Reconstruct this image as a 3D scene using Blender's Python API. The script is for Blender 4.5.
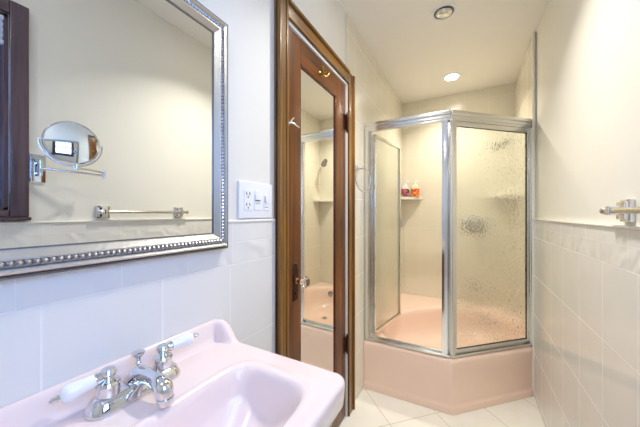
import bpy, bmesh, math, random
from mathutils import Vector, Matrix
random.seed(4)
for o in list(bpy.data.objects): bpy.data.objects.remove(o)
S = bpy.context.scene
COL = S.collection
PI = math.pi

# ---------------------------------------------------------------- camera, world, lights, exposure
FPX = 268.0
YAW = math.atan(148.0/FPX)
cam_d = bpy.data.cameras.new('camera'); cam_d.sensor_width = 36.0; cam_d.lens = FPX/640*36.0
cam_d.clip_start = 0.01
cam = bpy.data.objects.new('camera', cam_d); COL.objects.link(cam)
cam.location = (0, 0, 1.22); cam.rotation_euler = (PI/2, 0, YAW)
S.camera = cam
S.view_settings.view_transform = 'Standard'; S.view_settings.look = 'None'
S.view_settings.gamma = 1.0; S.view_settings.use_curve_mapping = False
S.view_settings.exposure = 0.4
W = bpy.data.worlds.new('sky'); S.world = W; W.use_nodes = True
W.node_tree.nodes['Background'].inputs[0].default_value = (0.62, 0.78, 1.0, 1)
W.node_tree.nodes['Background'].inputs[1].default_value = 2.0
def area(name, loc, rot, sx, sy, power, color, shape='RECTANGLE', spread=PI):
    l = bpy.data.lights.new(name, 'AREA'); l.shape = shape; l.size = sx
    if shape in ('RECTANGLE', 'ELLIPSE'): l.size_y = sy
    l.energy = power; l.color = color; l.spread = spread
    o = bpy.data.objects.new(name, l); COL.objects.link(o); o.location = loc; o.rotation_euler = rot
    return o
WARM = (1.0, 0.925, 0.79)
area('daylight', (0.61, -0.06, 1.64), (0, math.radians(80), 0), 0.86, 0.80, 14.0, (0.14, 0.37, 1.0))
area('shower_lamp_light', (-0.127, 2.64, 2.415), (0, 0, 0), 0.09, 0.09, 6.0, WARM, 'DISK', math.radians(125))
area('added_room_fill_light', (-0.127, 1.22, 2.415), (0, 0, 0), 0.09, 0.09, 7.6, (1.0, 0.955, 0.88), 'DISK', math.radians(118))  # added unseen fill lamp, brightens the floor and tub front
area('added_rear_fill_light', (-0.127, -0.35, 2.415), (0, 0, 0), 0.09, 0.09, 2.4, (1.0, 0.96, 0.9), 'DISK')  # added unseen fill behind the camera, evens out the room light

XL, XR, YB, YF, ZC = -0.64, 0.385, 3.04, -1.10, 2.43     # room extents

# ---------------------------------------------------------------- materials
def srgb(r, g, b):
    f = lambda v: (v/255/12.92) if v/255 <= .04045 else ((v/255+.055)/1.055)**2.4
    return (f(r), f(g), f(b), 1)
def new_mat(name):
    m = bpy.data.materials.new(name); m.use_nodes = True
    return m, m.node_tree, m.node_tree.nodes['Principled BSDF']
def pbr(name, col, rough=.5, metal=0, coat=0, spec=None, trans=0, ior=None, bump=None, emit=None):
    m, t, p = new_mat(name)
    p.inputs['Base Color'].default_value = col
    p.inputs['Roughness'].default_value = rough; p.inputs['Metallic'].default_value = metal
    if coat: p.inputs['Coat Weight'].default_value = coat; p.inputs['Coat Roughness'].default_value = .05
    if trans: p.inputs['Transmission Weight'].default_value = trans
    if ior: p.inputs['IOR'].default_value = ior
    if emit: p.inputs['Emission Color'].default_value = emit[0]; p.inputs['Emission Strength'].default_value = emit[1]
    co = t.nodes.new('ShaderNodeTexCoord')
    n = t.nodes.new('ShaderNodeTexNoise'); n.inputs['Scale'].default_value = bump[0] if bump else 35
    n.inputs['Detail'].default_value = 3
    t.links.new(co.outputs['Object'], n.inputs['Vector'])
    if bump:
        b = t.nodes.new('ShaderNodeBump'); b.inputs['Strength'].default_value = bump[1]; b.inputs['Distance'].default_value = bump[2]
        t.links.new(n.outputs[0], b.inputs['Height']); t.links.new(b.outputs[0], p.inputs['Normal'])
    else:
        r = t.nodes.new('ShaderNodeMapRange'); r.inputs['To Min'].default_value = rough*.85; r.inputs['To Max'].default_value = min(1, rough*1.15)
        t.links.new(n.outputs[0], r.inputs[0]); t.links.new(r.outputs[0], p.inputs['Roughness'])
    return m
class N:
    """small math-node helper"""
    def __init__(s, t): s.t = t
    def m(s, op, a, b=None, c=None):
        n = s.t.nodes.new('ShaderNodeMath'); n.operation = op
        for i, v in enumerate((a, b, c)):
            if v is None: continue
            if isinstance(v, (int, float)): n.inputs[i].default_value = v
            else: s.t.links.new(v, n.inputs[i])
        return n.outputs[0]
    def sep(s):
        co = s.t.nodes.new('ShaderNodeTexCoord'); x = s.t.nodes.new('ShaderNodeSeparateXYZ')
        s.t.links.new(co.outputs['Object'], x.inputs[0]); s.co = co
        return x.outputs
    def mix(s, fac, a, b):
        n = s.t.nodes.new('ShaderNodeMix'); n.data_type = 'RGBA'
        s.t.links.new(fac, n.inputs[0]) if not isinstance(fac, (int, float)) else None
        for i, v in ((6, a), (7, b)):
            if isinstance(v, tuple): n.inputs[i].default_value = v
            else: s.t.links.new(v, n.inputs[i])
        return n.outputs[2]
    def noise(s, scale, detail=2, vec=None):
        n = s.t.nodes.new('ShaderNodeTexNoise'); n.inputs['Scale'].default_value = scale; n.inputs['Detail'].default_value = detail
        s.t.links.new(vec or s.co.outputs['Object'], n.inputs['Vector'])
        return n.outputs[0]
def tile_mat(name, axis, off, step, tile, grout, rough, wains, zoff=.046, zstep=.254, w=.0016):
    m, t, p = new_mat(name); h = N(t); xyz = h.sep()
    a = xyz[axis]; z = xyz[2]
    gz = h.m('LESS_THAN', h.m('PINGPONG', h.m('SUBTRACT', z, zoff-zstep*4), zstep/2), w)
    ga = h.m('LESS_THAN', h.m('PINGPONG', h.m('SUBTRACT', a, off-step*30), step/2), w)
    if wains:
        up = h.m('GREATER_THAN', z, 1.062)
        g1 = h.m('LESS_THAN', h.m('ABSOLUTE', h.m('SUBTRACT', z, 1.130)), w)
        gb = h.m('LESS_THAN', h.m('PINGPONG', h.m('SUBTRACT', a, off-.1524*40+.05), .0762), w*.8)
        g1 = h.m('MULTIPLY', g1, .3)
        gcol = h.m('ADD', h.m('MULTIPLY', h.m('MULTIPLY', up, gb), .4), h.m('MULTIPLY', h.m('SUBTRACT', 1.0, up), ga))
        g = h.m('MINIMUM', h.m('ADD', h.m('ADD', gz, g1), gcol), 1.0)
    else:
        g = h.m('MAXIMUM', gz, ga)
    base = h.mix(h.noise(3.0), tile, tuple(v*.965 for v in tile[:3])+(1,))
    t.links.new(h.mix(g, base, grout), p.inputs['Base Color'])
    t.links.new(h.m('ADD', h.m('MULTIPLY', g, .4), rough), p.inputs['Roughness'])
    # surface: grout dips, tiles wave very slightly, liner row carries an embossed scroll
    hgt = h.m('SUBTRACT', h.m('MULTIPLY', h.noise(7.0, 1), .9), h.m('MULTIPLY', g, .35))
    if wains:
        wv = t.nodes.new('ShaderNodeTexWave'); wv.inputs['Scale'].default_value = 5.0; wv.inputs['Distortion'].default_value = 9.0
        wv.inputs['Detail'].default_value = 1.0; wv.inputs['Detail Scale'].default_value = 1.5; wv.bands_direction = 'DIAGONAL'
        t.links.new(h.co.outputs['Object'], wv.inputs['Vector'])
        lin = h.m('MULTIPLY', h.m('GREATER_THAN', z, 1.064), h.m('LESS_THAN', z, 1.128))
        hgt = h.m('ADD', hgt, h.m('MULTIPLY', h.m('MULTIPLY', wv.outputs['Fac'], lin), .9))
    b = t.nodes.new('ShaderNodeBump'); b.inputs['Strength'].default_value = .5; b.inputs['Distance'].default_value = .004
    t.links.new(hgt, b.inputs['Height']); t.links.new(b.outputs[0], p.inputs['Normal'])
    p.inputs['Specular IOR Level'].default_value = .5
    return m
def wood(name, c1, c2, axis=2, rough=.3, scale=1.0, coat=.5):
    m, t, p = new_mat(name); h = N(t); h.sep()
    mp = t.nodes.new('ShaderNodeMapping'); sc = [45*scale]*3; sc[axis] = 2.2*scale
    mp.inputs['Scale'].default_value = sc
    t.links.new(h.co.outputs['Object'], mp.inputs[0])
    n1 = h.noise(1.0, 6, mp.outputs[0]); n2 = h.noise(3.0, 2)
    f = h.m('ADD', h.m('MULTIPLY', n1, .75), h.m('MULTIPLY', n2, .35))
    r = t.nodes.new('ShaderNodeMapRange'); r.inputs['From Min'].default_value = .35; r.inputs['From Max'].default_value = .75
    t.links.new(f, r.inputs[0])
    t.links.new(h.mix(r.outputs[0], c1, c2), p.inputs['Base Color'])
    p.inputs['Roughness'].default_value = rough
    p.inputs['Coat Weight'].default_value = coat; p.inputs['Coat Roughness'].default_value = .12
    b = t.nodes.new('ShaderNodeBump'); b.inputs['Strength'].default_value = .25; b.inputs['Distance'].default_value = .002
    t.links.new(n1, b.inputs['Height']); t.links.new(b.outputs[0], p.inputs['Normal'])
    return m
TILE = srgb(237, 235, 229); GROUT = srgb(247, 245, 240)
M = {}
M['paint'] = pbr('cream_wall_paint', srgb(240, 237, 226), .62, bump=(60, .08, .002))
M['ceil'] = pbr('ceiling_paint', srgb(247, 245, 240), .6, bump=(60, .08, .002))
M['tile_y'] = tile_mat('wainscot_tile_side', 1, 1.005, .2085, TILE, GROUT, .12, True)
M['tile_x'] = tile_mat('wainscot_tile_end', 0, .385, .2085, TILE, GROUT, .12, True)
STILE = srgb(238, 232, 214)
M['shower_y'] = tile_mat('shower_tile_side', 1, 1.005, .2085, STILE, srgb(246, 242, 228), .22, False)
M['shower_x'] = tile_mat('shower_tile_end', 0, .385, .2085, STILE, srgb(246, 242, 228), .22, False)
M['trim_tile'] = pbr('bullnose_tile', srgb(240, 237, 228), .15)
def floor_mat():
    m, t, p = new_mat('diagonal_floor_tile'); h = N(t); x = h.sep()
    u = h.m('MULTIPLY', h.m('ADD', x[0], x[1]), .70711); v = h.m('MULTIPLY', h.m('SUBTRACT', x[1], x[0]), .70711)
    gu = h.m('LESS_THAN', h.m('PINGPONG', h.m('SUBTRACT', u, .818-.32*20), .16), .002)
    gv = h.m('LESS_THAN', h.m('PINGPONG', h.m('SUBTRACT', v, 1.378-.32*20), .16), .002)
    g = h.m('MAXIMUM', gu, gv)
    base = h.mix(h.noise(9, 4), srgb(250, 248, 240), srgb(238, 234, 222))
    t.links.new(h.mix(g, base, srgb(196, 188, 168)), p.inputs['Base Color'])
    t.links.new(h.m('ADD', h.m('MULTIPLY', g, .4), .22), p.inputs['Roughness'])
    b = t.nodes.new('ShaderNodeBump'); b.inputs['Strength'].default_value = .4; b.inputs['Distance'].default_value = .002
    t.links.new(h.m('SUBTRACT', 1.0, g), b.inputs['Height']); t.links.new(b.outputs[0], p.inputs['Normal'])
    return m
M['floor'] = floor_mat()
M['pink'] = pbr('pale_pink_porcelain', srgb(246, 228, 223), .16, coat=.3)
M['pink_tub'] = pbr('peach_pink_enamel', srgb(251, 222, 204), .16, coat=.5)
M['chrome'] = pbr('chrome', (.74, .75, .78, 1), .06, 1)
M['chrome_soft'] = pbr('polished_aluminium', (.84, .85, .88, 1), .14, 1)
M['valve_metal'] = pbr('dark_chrome', (.42, .43, .45, 1), .18, 1)  # chrome with a darker base colour, for the shower and tub fittings
M['alu'] = pbr('anodised_aluminium', (.80, .80, .77, 1), .20, 1)
M['brushed'] = pbr('brushed_nickel', (.62, .60, .55, 1), .25, 1)
M['brass'] = pbr('aged_brass', srgb(170, 135, 75), .3, 1)
M['iron'] = pbr('dark_bronze', srgb(70, 45, 35), .35, .8)
M['porcelain'] = pbr('white_porcelain', srgb(250, 250, 250), .08, coat=.7)
M['white'] = pbr('white_plastic', srgb(246, 247, 248), .3)
M['white_gloss'] = pbr('white_gloss_paint', srgb(246, 245, 240), .25)
M['slot'] = pbr('dark_slot', srgb(90, 92, 96), .5)
M['mirror'] = pbr('mirror_glass', (.90, .925, .91, 1), .0, 1)
for k in ('mirror',):
    n = M[k].node_tree; 
    for l in list(n.links):
        if l.to_socket.name == 'Roughness': n.links.remove(l)
    n.nodes['Principled BSDF'].inputs['Roughness'].default_value = 0.0
M['casing'] = wood('worn_brown_casing_wood', srgb(80, 48, 8), srgb(158, 110, 42), 2, .3, coat=.25)
M['casing_h'] = wood('worn_brown_casing_wood_across', srgb(80, 48, 8), srgb(158, 110, 42), 1, .3, coat=.25)
M['door'] = wood('red_brown_door_wood', srgb(50, 22, 0), srgb(128, 68, 6), 2, .32, coat=.08)
M['door_h'] = wood('red_brown_door_wood_across', srgb(50, 22, 0), srgb(128, 68, 6), 1, .32, coat=.08)
M['wood_win'] = wood('dark_window_wood_blue_glow', srgb(58, 42, 58), srgb(106, 82, 90), 2, .3)  # brown wood with the window's blue glow mixed into its colour
M['wood_win_h'] = wood('dark_window_wood_blue_glow_across', srgb(58, 42, 58), srgb(106, 82, 90), 1, .3)  # same painted blue glow, grain running across
M['cabinet'] = wood('dark_red_cabinet_wood', srgb(58, 18, 10), srgb(110, 44, 26), 2, .2)
M['frame'] = pbr('antique_silver_leaf', (.62, .61, .57, 1), .32, .9, bump=(120, .35, .002))
M['bead'] = pbr('tarnished_silver_beads', (.36, .37, .40, 1), .28, .9)
M['frame_edge'] = pbr('dark_pewter_edge', (.20, .20, .21, 1), .35, .8)
M['glass'] = pbr('crystal_glass', (1, 1, 1, 1), .02, trans=1, ior=1.5)
M['black'] = pbr('black_rubber', srgb(30, 30, 32), .5)
M['bulb_on'] = pbr('lit_lamp_lens', (1, 1, 1, 1), .4, emit=((1.0, .93, .80, 1), 30))
M['baffle'] = pbr('silver_lamp_reflector', (.75, .75, .72, 1), .25, .9)
M['blind'] = pbr('pale_blind_slats', srgb(225, 232, 240), .5)
def obscure(name='rain_textured_glass', bs=1.0, blend=.85):
    m = bpy.data.materials.new(name); m.use_nodes = True; t = m.node_tree
    for n in list(t.nodes): t.nodes.remove(n)
    h = N(t); h.sep()
    out = t.nodes.new('ShaderNodeOutputMaterial'); mx = t.nodes.new('ShaderNodeMixShader')
    gl = t.nodes.new('ShaderNodeBsdfGlass'); gl.inputs['IOR'].default_value = 1.12; gl.inputs['Roughness'].default_value = .0
    gl.inputs['Color'].default_value = (.97, .985, .965, 1)
    tr = t.nodes.new('ShaderNodeBsdfTransparent'); tr.inputs[0].default_value = (.97, .985, .965, 1)
    b = t.nodes.new('ShaderNodeBump'); b.inputs['Strength'].default_value = bs; b.inputs['Distance'].default_value = .006
    t.links.new(h.noise(70, .5), b.inputs['Height']); t.links.new(b.outputs[0], gl.inputs['Normal'])
    gs = t.nodes.new('ShaderNodeBsdfGlossy'); gs.inputs['Roughness'].default_value = .12
    mx.inputs[0].default_value = blend; t.links.new(tr.outputs[0], mx.inputs[1]); t.links.new(gl.outputs[0], mx.inputs[2])
    m2 = t.nodes.new('ShaderNodeMixShader'); m2.inputs[0].default_value = .05
    t.links.new(mx.outputs[0], m2.inputs[1]); t.links.new(gs.outputs[0], m2.inputs[2])
    t.links.new(m2.outputs[0], out.inputs[0])
    return m
M['obscure'] = obscure()
M['obscure_soft'] = obscure('softly_textured_glass', .35, .8)
def clear_glass(name, tint, gl=.08):
    m = bpy.data.materials.new(name); m.use_nodes = True; t = m.node_tree
    for n in list(t.nodes): t.nodes.remove(n)
    out = t.nodes.new('ShaderNodeOutputMaterial'); mx = t.nodes.new('ShaderNodeMixShader')
    tr = t.nodes.new('ShaderNodeBsdfTransparent'); tr.inputs[0].default_value = tint
    gs = t.nodes.new('ShaderNodeBsdfGlossy'); gs.inputs['Roughness'].default_value = .03
    mx.inputs[0].default_value = gl
    t.links.new(tr.outputs[0], mx.inputs[1]); t.links.new(gs.outputs[0], mx.inputs[2]); t.links.new(mx.outputs[0], out.inputs[0])
    return m
M['pane'] = clear_glass('window_pane_glass', (.97, .98, 1, 1))

# ---------------------------------------------------------------- mesh helpers
def box(bm, x0, x1, y0, y1, z0, z1, mi=0, bev=0):
    vs = [bm.verts.new((x, y, z)) for x in (x0, x1) for y in (y0, y1) for z in (z0, z1)]
    q = [(0,1,3,2),(4,6,7,5),(0,4,5,1),(2,3,7,6),(0,2,6,4),(1,5,7,3)]
    fs = [bm.faces.new([vs[i] for i in f]) for f in q]
    for f in fs: f.material_index = mi
    if bev:
        es = list({e for f in fs for e in f.edges})
        r = bmesh.ops.bevel(bm, geom=es, offset=bev, segments=3, affect='EDGES', profile=.6)
        for f in r['faces']: f.material_index = mi
    return fs
def tbox(bm, mat, sx, sy, sz, bev=0, mi=0):
    """box of full sizes centred on the matrix"""
    b2 = bmesh.new(); box(b2, -sx/2, sx/2, -sy/2, sy/2, -sz/2, sz/2, mi, bev)
    b2.transform(mat); me = bpy.data.meshes.new('t'); b2.to_mesh(me); b2.free(); bm.from_mesh(me); bpy.data.meshes.remove(me)
def bar(bm, a, b, w, h, bev=0, yd=None):
    """horizontal or upright bar from a to b; w across, h in height"""
    a, b = Vector(a), Vector(b); d = b-a; L = d.length; x = d.normalized()
    z = Vector((0,0,1)) if abs(x.z) < .9 else Vector((0,1,0))
    y = z.cross(x).normalized() if yd is None else Vector((yd.x, yd.y, 0)); z = x.cross(y)
    mt = Matrix((x, y, z)).transposed().to_4x4(); mt.translation = (a+b)/2
    tbox(bm, mt, L, w, h, bev)
def frame_of(d):
    d = Vector(d).normalized(); u = Vector((0,0,1)) if abs(d.z) < .95 else Vector((1,0,0))
    x = u.cross(d).normalized(); y = d.cross(x)
    return x, y, d
def lathe(bm, prof, o=(0,0,0), d=(0,0,1), seg=28, caps=True):
    """prof: list of (radius, distance along d)"""
    x, y, z = frame_of(d); o = Vector(o); rings = []
    for r, t in prof:
        rings.append([bm.verts.new(o+z*t+x*(r*math.cos(2*PI*k/seg))+y*(r*math.sin(2*PI*k/seg))) for k in range(seg)])
    for a, b in zip(rings, rings[1:]):
        for k in range(seg): bm.faces.new((a[k], a[(k+1)%seg], b[(k+1)%seg], b[k]))
    if caps:
        bm.faces.new(rings[0][::-1]); bm.faces.new(rings[-1])
def tube(bm, pts, rad, seg=14, closed=False, squash=None):
    pts = [Vector(p) for p in pts]; n = len(pts); rings = []
    px = None
    for i, p in enumerate(pts):
        a = pts[(i-1) % n] if (closed or i > 0) else p; b = pts[(i+1) % n] if (closed or i < n-1) else p
        d = (b-a).normalized()
        if px is None: x, y, _ = frame_of(d)
        else:
            x = (px-d*px.dot(d)).normalized(); y = d.cross(x)
        px = x; r = rad[i] if isinstance(rad, (list, tuple)) else rad
        q = squash or 1
        rings.append([bm.verts.new(p+x*(r*math.cos(2*PI*k/seg))+y*(r*q*math.sin(2*PI*k/seg))) for k in range(seg)])
    rr = list(zip(rings, rings[1:]+([rings[0]] if closed else [])))
    for a, b in rr[:n if closed else n-1]:
        for k in range(seg): bm.faces.new((a[k], a[(k+1)%seg], b[(k+1)%seg], b[k]))
    if not closed: bm.faces.new(rings[0][::-1]); bm.faces.new(rings[-1])
def smooth_pts(pts, n=8):
    pts = [Vector(p) for p in pts]; out = []
    P = [pts[0]*2-pts[1]]+pts+[pts[-1]*2-pts[-2]]
    for i in range(1, len(P)-2):
        for k in range(n):
            t = k/n; a, b, c, d = P[i-1], P[i], P[i+1], P[i+2]
            out.append(.5*((2*b)+(c-a)*t+(2*a-5*b+4*c-d)*t*t+(3*b-a-3*c+d)*t**3))
    out.append(pts[-1]); return out
def obj(name, bm, mats, parent=None, smooth=False, label=None):
    bmesh.ops.recalc_face_normals(bm, faces=bm.faces[:])
    me = bpy.data.meshes.new(name); bm.to_mesh(me); bm.free()
    if not isinstance(mats, (list, tuple)): mats = [mats]
    for m in mats: me.materials.append(M[m])
    o = bpy.data.objects.new(name, me); COL.objects.link(o)
    if smooth:
        for p in me.polygons: p.use_smooth = True
        try: me.set_sharp_from_angle(angle=math.radians(smooth if smooth > 1 else 40))
        except Exception: pass
    if parent: o.parent = parent; o.matrix_parent_inverse = parent.matrix_world.inverted() if False else Matrix.Translation(-parent_loc(parent))
    if label: o['label'] = label
    return o
def parent_loc(p):
    v = Vector((0,0,0))
    while p is not None:
        v = v+p.location+p.matrix_parent_inverse.translation; p = p.parent
    return v
def thing(name, label, cat, loc=(0,0,0), group=None):
    o = bpy.data.objects.new(name, None); COL.objects.link(o); o.location = loc
    o.empty_display_size = .05
    o['label'] = label; o['category'] = cat
    if group: o['group'] = group
    return o
def tag(o, label, cat, group=None):
    o['label'] = label; o['category'] = cat
    if group: o['group'] = group
    return o
def struct(o, label=None, cat=None):
    o['kind'] = 'structure'
    if label: o['label'] = label
    if cat: o['category'] = cat
    return o
def nb(): return bmesh.new()

# ---------------------------------------------------------------- room shell
T = .12
DY0, DY1, DZ = .872, 1.488, 1.992          # door opening in the left wall
WY0, WY1, WZ0, WZ1 = -.45, .346, 1.235, 2.04   # window opening in the right wall
b = nb(); box(b, XL-T, XR+T, YF-T, YB+T, -.1, 0)
struct(obj('floor', b, 'floor'), 'off-white floor tiles laid diagonally with thin grout lines', 'floor')
b = nb(); box(b, XL-T, XR+T, YF-T, YB+T, ZC, ZC+.1)
# holes for the recessed lamps are built as fittings standing just proud of the ceiling
struct(obj('ceiling', b, 'ceil'), 'smooth cream ceiling over the shower and room', 'ceiling')
PR = XR+.015
CAP, CAPL = 1.186, 1.200
# left wall: painted plane XL-.006, tiles on XL
b = nb(); P = XL-.006
box(b, XL-T, P, YF, DY0, 0, ZC); box(b, XL-T, P, DY1, YB, 0, ZC); box(b, XL-T, P, DY0, DY1, DZ, ZC)
box(b, P, XL, YF, DY0, 0, CAPL, 1, 0)                     # wainscot tile left of the door
box(b, P, XL, DY1, YB, 0, ZC, 2)                         # full height tile beside the shower
struct(obj('wall_left', b, ['paint', 'tile_y', 'shower_y']), 'cream painted wall with glossy tile wainscot around the mirrored door', 'wall')
# right wall
b = nb(); P = PR
SY = 2.262
box(b, P, XR+T, YF, WY0, 0, ZC); box(b, P, XR+T, WY1, YB, 0, ZC)
box(b, P, XR+T, WY0, WY1, 0, WZ0); box(b, P, XR+T, WY0, WY1, WZ1, ZC)
box(b, XR, P, YF, SY, 0, CAP-.006, 1)
box(b, XR-.003, P, SY, YB, 0, ZC, 2)
struct(obj('wall_right', b, ['paint', 'tile_y', 'shower_y']), 'cream painted wall above light grey tile wainscot', 'wall')
b = nb(); box(b, XL-T, XR+T, YB, YB+T, 0, ZC)
struct(obj('wall_back', b, ['shower_x']), 'cream tiled wall at the far end of the shower', 'wall')
b = nb(); box(b, XL-T, XR+T, YF-T, YF-.006, 0, ZC); box(b, XL, XR, YF-.006, YF, 0, CAP, 1)
struct(obj('wall_front', b, ['paint', 'tile_x']), 'painted wall with tile wainscot behind the camera', 'wall')
# rounded caps
def cap_run(name, x, sgn, y0, y1, label):
    cz = (CAPL if x < 0 else CAP)-.005
    xx_ = x-sgn*.002 if x < 0 else x-sgn*-.001
    b = nb(); box(b, x+.0005, PR, y0, y1, cz-.001, cz+.0045) if x > 0 else None
    tube(b, [(xx_, y0, cz), (xx_, y1, cz)], .0055, 10)
    struct(obj(name, b, 'trim_tile', smooth=True), label, 'trim')
cap_run('trim_1', XL, 1, YF, DY0-.068, 'rounded white tile cap along the left wall')
cap_run('trim_2', XR, -1, YF, SY, 'rounded white tile cap along the right wall')
b = nb(); tube(b, [(XR-.001, SY-.004, 0), (XR-.001, SY-.004, ZC)], .009, 10)
struct(obj('trim_3', b, 'trim_tile', smooth=True), 'upright bullnose tile edge beside the shower on the right wall', 'trim')

# ---------------------------------------------------------------- window (behind the camera, seen in the mirror)
win = bpy.data.objects.new('window_1', None); COL.objects.link(win); win.location = (PR, (WY0+WY1)/2, WZ0)
struct(win, 'dark wood framed window reflected at the left edge of the large mirror', 'window')
X = PR
def casing_piece(name, y0, y1, z0, z1, mat, depth=.022):
    b = nb(); box(b, X-depth, X, y0, y1, z0, z1, 0, .005); return obj(name, b, mat, win, smooth=True)
cw = .056
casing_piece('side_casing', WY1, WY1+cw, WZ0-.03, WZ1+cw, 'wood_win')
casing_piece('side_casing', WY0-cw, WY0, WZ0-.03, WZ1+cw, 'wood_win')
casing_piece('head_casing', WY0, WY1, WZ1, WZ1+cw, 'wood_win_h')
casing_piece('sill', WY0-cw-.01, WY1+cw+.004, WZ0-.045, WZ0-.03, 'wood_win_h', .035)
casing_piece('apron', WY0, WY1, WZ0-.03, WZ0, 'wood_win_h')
b = nb()
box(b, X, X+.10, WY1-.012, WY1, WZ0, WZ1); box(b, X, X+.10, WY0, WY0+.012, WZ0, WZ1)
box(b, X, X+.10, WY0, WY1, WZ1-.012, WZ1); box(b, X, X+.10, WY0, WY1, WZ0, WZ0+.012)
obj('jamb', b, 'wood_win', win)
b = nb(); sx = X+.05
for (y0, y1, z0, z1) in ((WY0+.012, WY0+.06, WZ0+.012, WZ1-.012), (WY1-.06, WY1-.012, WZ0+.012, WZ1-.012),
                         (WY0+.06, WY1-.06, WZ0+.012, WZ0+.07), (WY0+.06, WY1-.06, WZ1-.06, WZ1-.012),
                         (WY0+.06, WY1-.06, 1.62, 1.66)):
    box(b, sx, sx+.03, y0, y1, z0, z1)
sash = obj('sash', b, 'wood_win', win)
b = nb(); box(b, sx+.012, sx+.016, WY0+.055, WY1-.055, WZ0+.065, WZ1-.055); obj('pane', b, 'pane', sash)
b = nb()
for k in range(4):
    z = WZ1-.03-k*.022
    mt = Matrix.Translation((X+.010, (WY0+WY1)/2, z)) @ Matrix.Rotation(.9, 4, 'Y'); tbox(b, mt, .026, WY1-WY0-.026, .0016)
box(b, X-.002, X+.024, WY0+.013, WY1-.0125, WZ1-.026, WZ1-.0125); box(b, X+.0, X+.020, WY0+.013, WY1-.0125, WZ1-.125, WZ1-.112)
obj('blind', b, 'blind', win, label='pale raised slat blind')

# ---------------------------------------------------------------- mirrored door in the left wall
door = bpy.data.objects.new('door_1', None); COL.objects.link(door); door.location = (XL, (DY0+DY1)/2, 0)
struct(door, 'narrow red-brown wooden door with long mirror panel and glass knob', 'door')
def casing_profile(bm, y0, y1, z0, z1, vertical=True, outer_hi=True):
    box(bm, XL-.006, XL+.014, y0, y1, z0, z1, 0, .003)
    # raised mouldings on the casing face
    if vertical:
        oy = (y0, y0+.016) if outer_hi else (y1-.016, y1); iy = (y1-.012, y1) if outer_hi else (y0, y0+.012)
        box(bm, XL, XL+.024, oy[0], oy[1], z0, z1, 0, .005)
        box(bm, XL, XL+.018, iy[0], iy[1], z0, z1, 0, .003)
    else:
        box(bm, XL, XL+.024, y0, y1, z1-.016, z1, 0, .005); box(bm, XL, XL+.018, y0, y1, z0, z0+.012, 0, .003)
ZT = 2.075
b = nb(); casing_profile(b, DY0-.065, DY0, 0, ZT); obj('casing', b, 'casing', door, smooth=True)
b = nb(); casing_profile(b, DY1+.004, DY1+.085, 0, ZT, outer_hi=False); obj('casing', b, 'casing', door, smooth=True)
b = nb(); casing_profile(b, DY0, DY1+.004, DZ+.01, ZT, False); obj('head_casing', b, 'casing_h', door, smooth=True)
b = nb(); box(b, XL-.09, XL+.006, DY1-.008, DY1+.004, 0, DZ+.01); box(b, XL-.09, XL+.006, DY0, DY1-.008, DZ-.004, DZ+.01)
obj('door_stop', b, 'white_gloss', door, label='white painted jamb strip')
SX = XL-.002; sy0, sy1, sz0, sz1 = DY0+.002, DY1-.010, .012, DZ-.008
my0, my1, mz0, mz1 = .985, 1.348, .335, 1.875
b = nb()
box(b, SX-.035, SX, sy0, my0, sz0, sz1, 0, .002); box(b, SX-.035, SX, my1, sy1, sz0, sz1, 0, .002)
box(b, SX-.035, SX, my0, my1, sz0, mz0, 1, .0); box(b, SX-.035, SX, my0, my1, mz1, sz1, 1, .0)
box(b, SX-.034, SX-.022, my0-.001, my1+.001, mz0, mz1, 0)
slab = obj('door_slab', b, ['door', 'door_h'], door, smooth=30)
b = nb(); box(b, SX-.020, SX-.008, my0+.001, my1-.001, mz0+.001, mz1-.001)
obj('mirror_panel', b, 'mirror', door, label='long bevelled mirror panel')
b = nb()
e = .007
for (y0, y1, z0, z1) in ((my0, my0+e, mz0, mz1), (my1-e, my1, mz0, mz1), (my0+e, my1-e, mz0, mz0+e), (my0+e, my1-e, mz1-e, mz1)):
    box(b, SX-.008, SX-.001, y0, y1, z0, z1, 0, .002)
obj('glazing_bead', b, 'cabinet', door)
# knob with tall plate
b = nb()
pl = [(-.018, -.075), (.018, -.075), (.02, -.03), (.016, .0), (.02, .03), (.016, .06), (.006, .085), (-.006, .085), (-.016, .06), (-.02, .03), (-.016, 0), (-.02, -.03)]
ky, kz = .945, .925
v1 = [b.verts.new((SX, ky+p[0], kz+p[1])) for p in pl]; v2 = [b.verts.new((SX+.004, ky+p[0]*.85, kz+p[1]*.96)) for p in pl]
b.faces.new(v1); b.faces.new(v2)
for i in range(len(pl)): b.faces.new((v1[i], v1[(i+1)%len(pl)], v2[(i+1)%len(pl)], v2[i]))
lathe(b, [(.006, .003), (.0065, .006), (.004, .009)], (SX, ky, kz-.045), (1,0,0), 12)
obj('knob_plate', b, 'iron', door, smooth=True, label='dark bronze shaped plate with keyhole')
b = nb(); lathe(b, [(.012, .003), (.012, .01), (.008, .014), (.008, .030)], (SX, ky, kz+.01), (1,0,0), 20)
kn = obj('knob_shank', b, 'brass', door, smooth=True)
b = nb(); lathe(b, [(.009, .028), (.017, .034), (.024, .045), (.024, .052), (.016, .064), (.006, .066)], (SX, ky, kz+.01), (1,0,0), 12)
obj('door_knob', b, 'glass', door, label='faceted clear glass knob')
# hinges
for z in (1.765, .44):
    b = nb(); box(b, SX+.001, SX+.004, sy1-.028, sy1-.002, z-.045, z+.045)
    lathe(b, [(.0045, -.058), (.006, -.052), (.0075, -.046), (.0075, -.016), (.0065, -.015), (.0075, -.014), (.0075, .014), (.0065, .015), (.0075, .016), (.0075, .046), (.006, .052), (.0045, .058)],
          (SX+.010, sy1+.004, z), (0,0,1), 14)
    obj('hinge', b, 'iron', door, smooth=True, label='dark bronze butt hinge')
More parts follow.
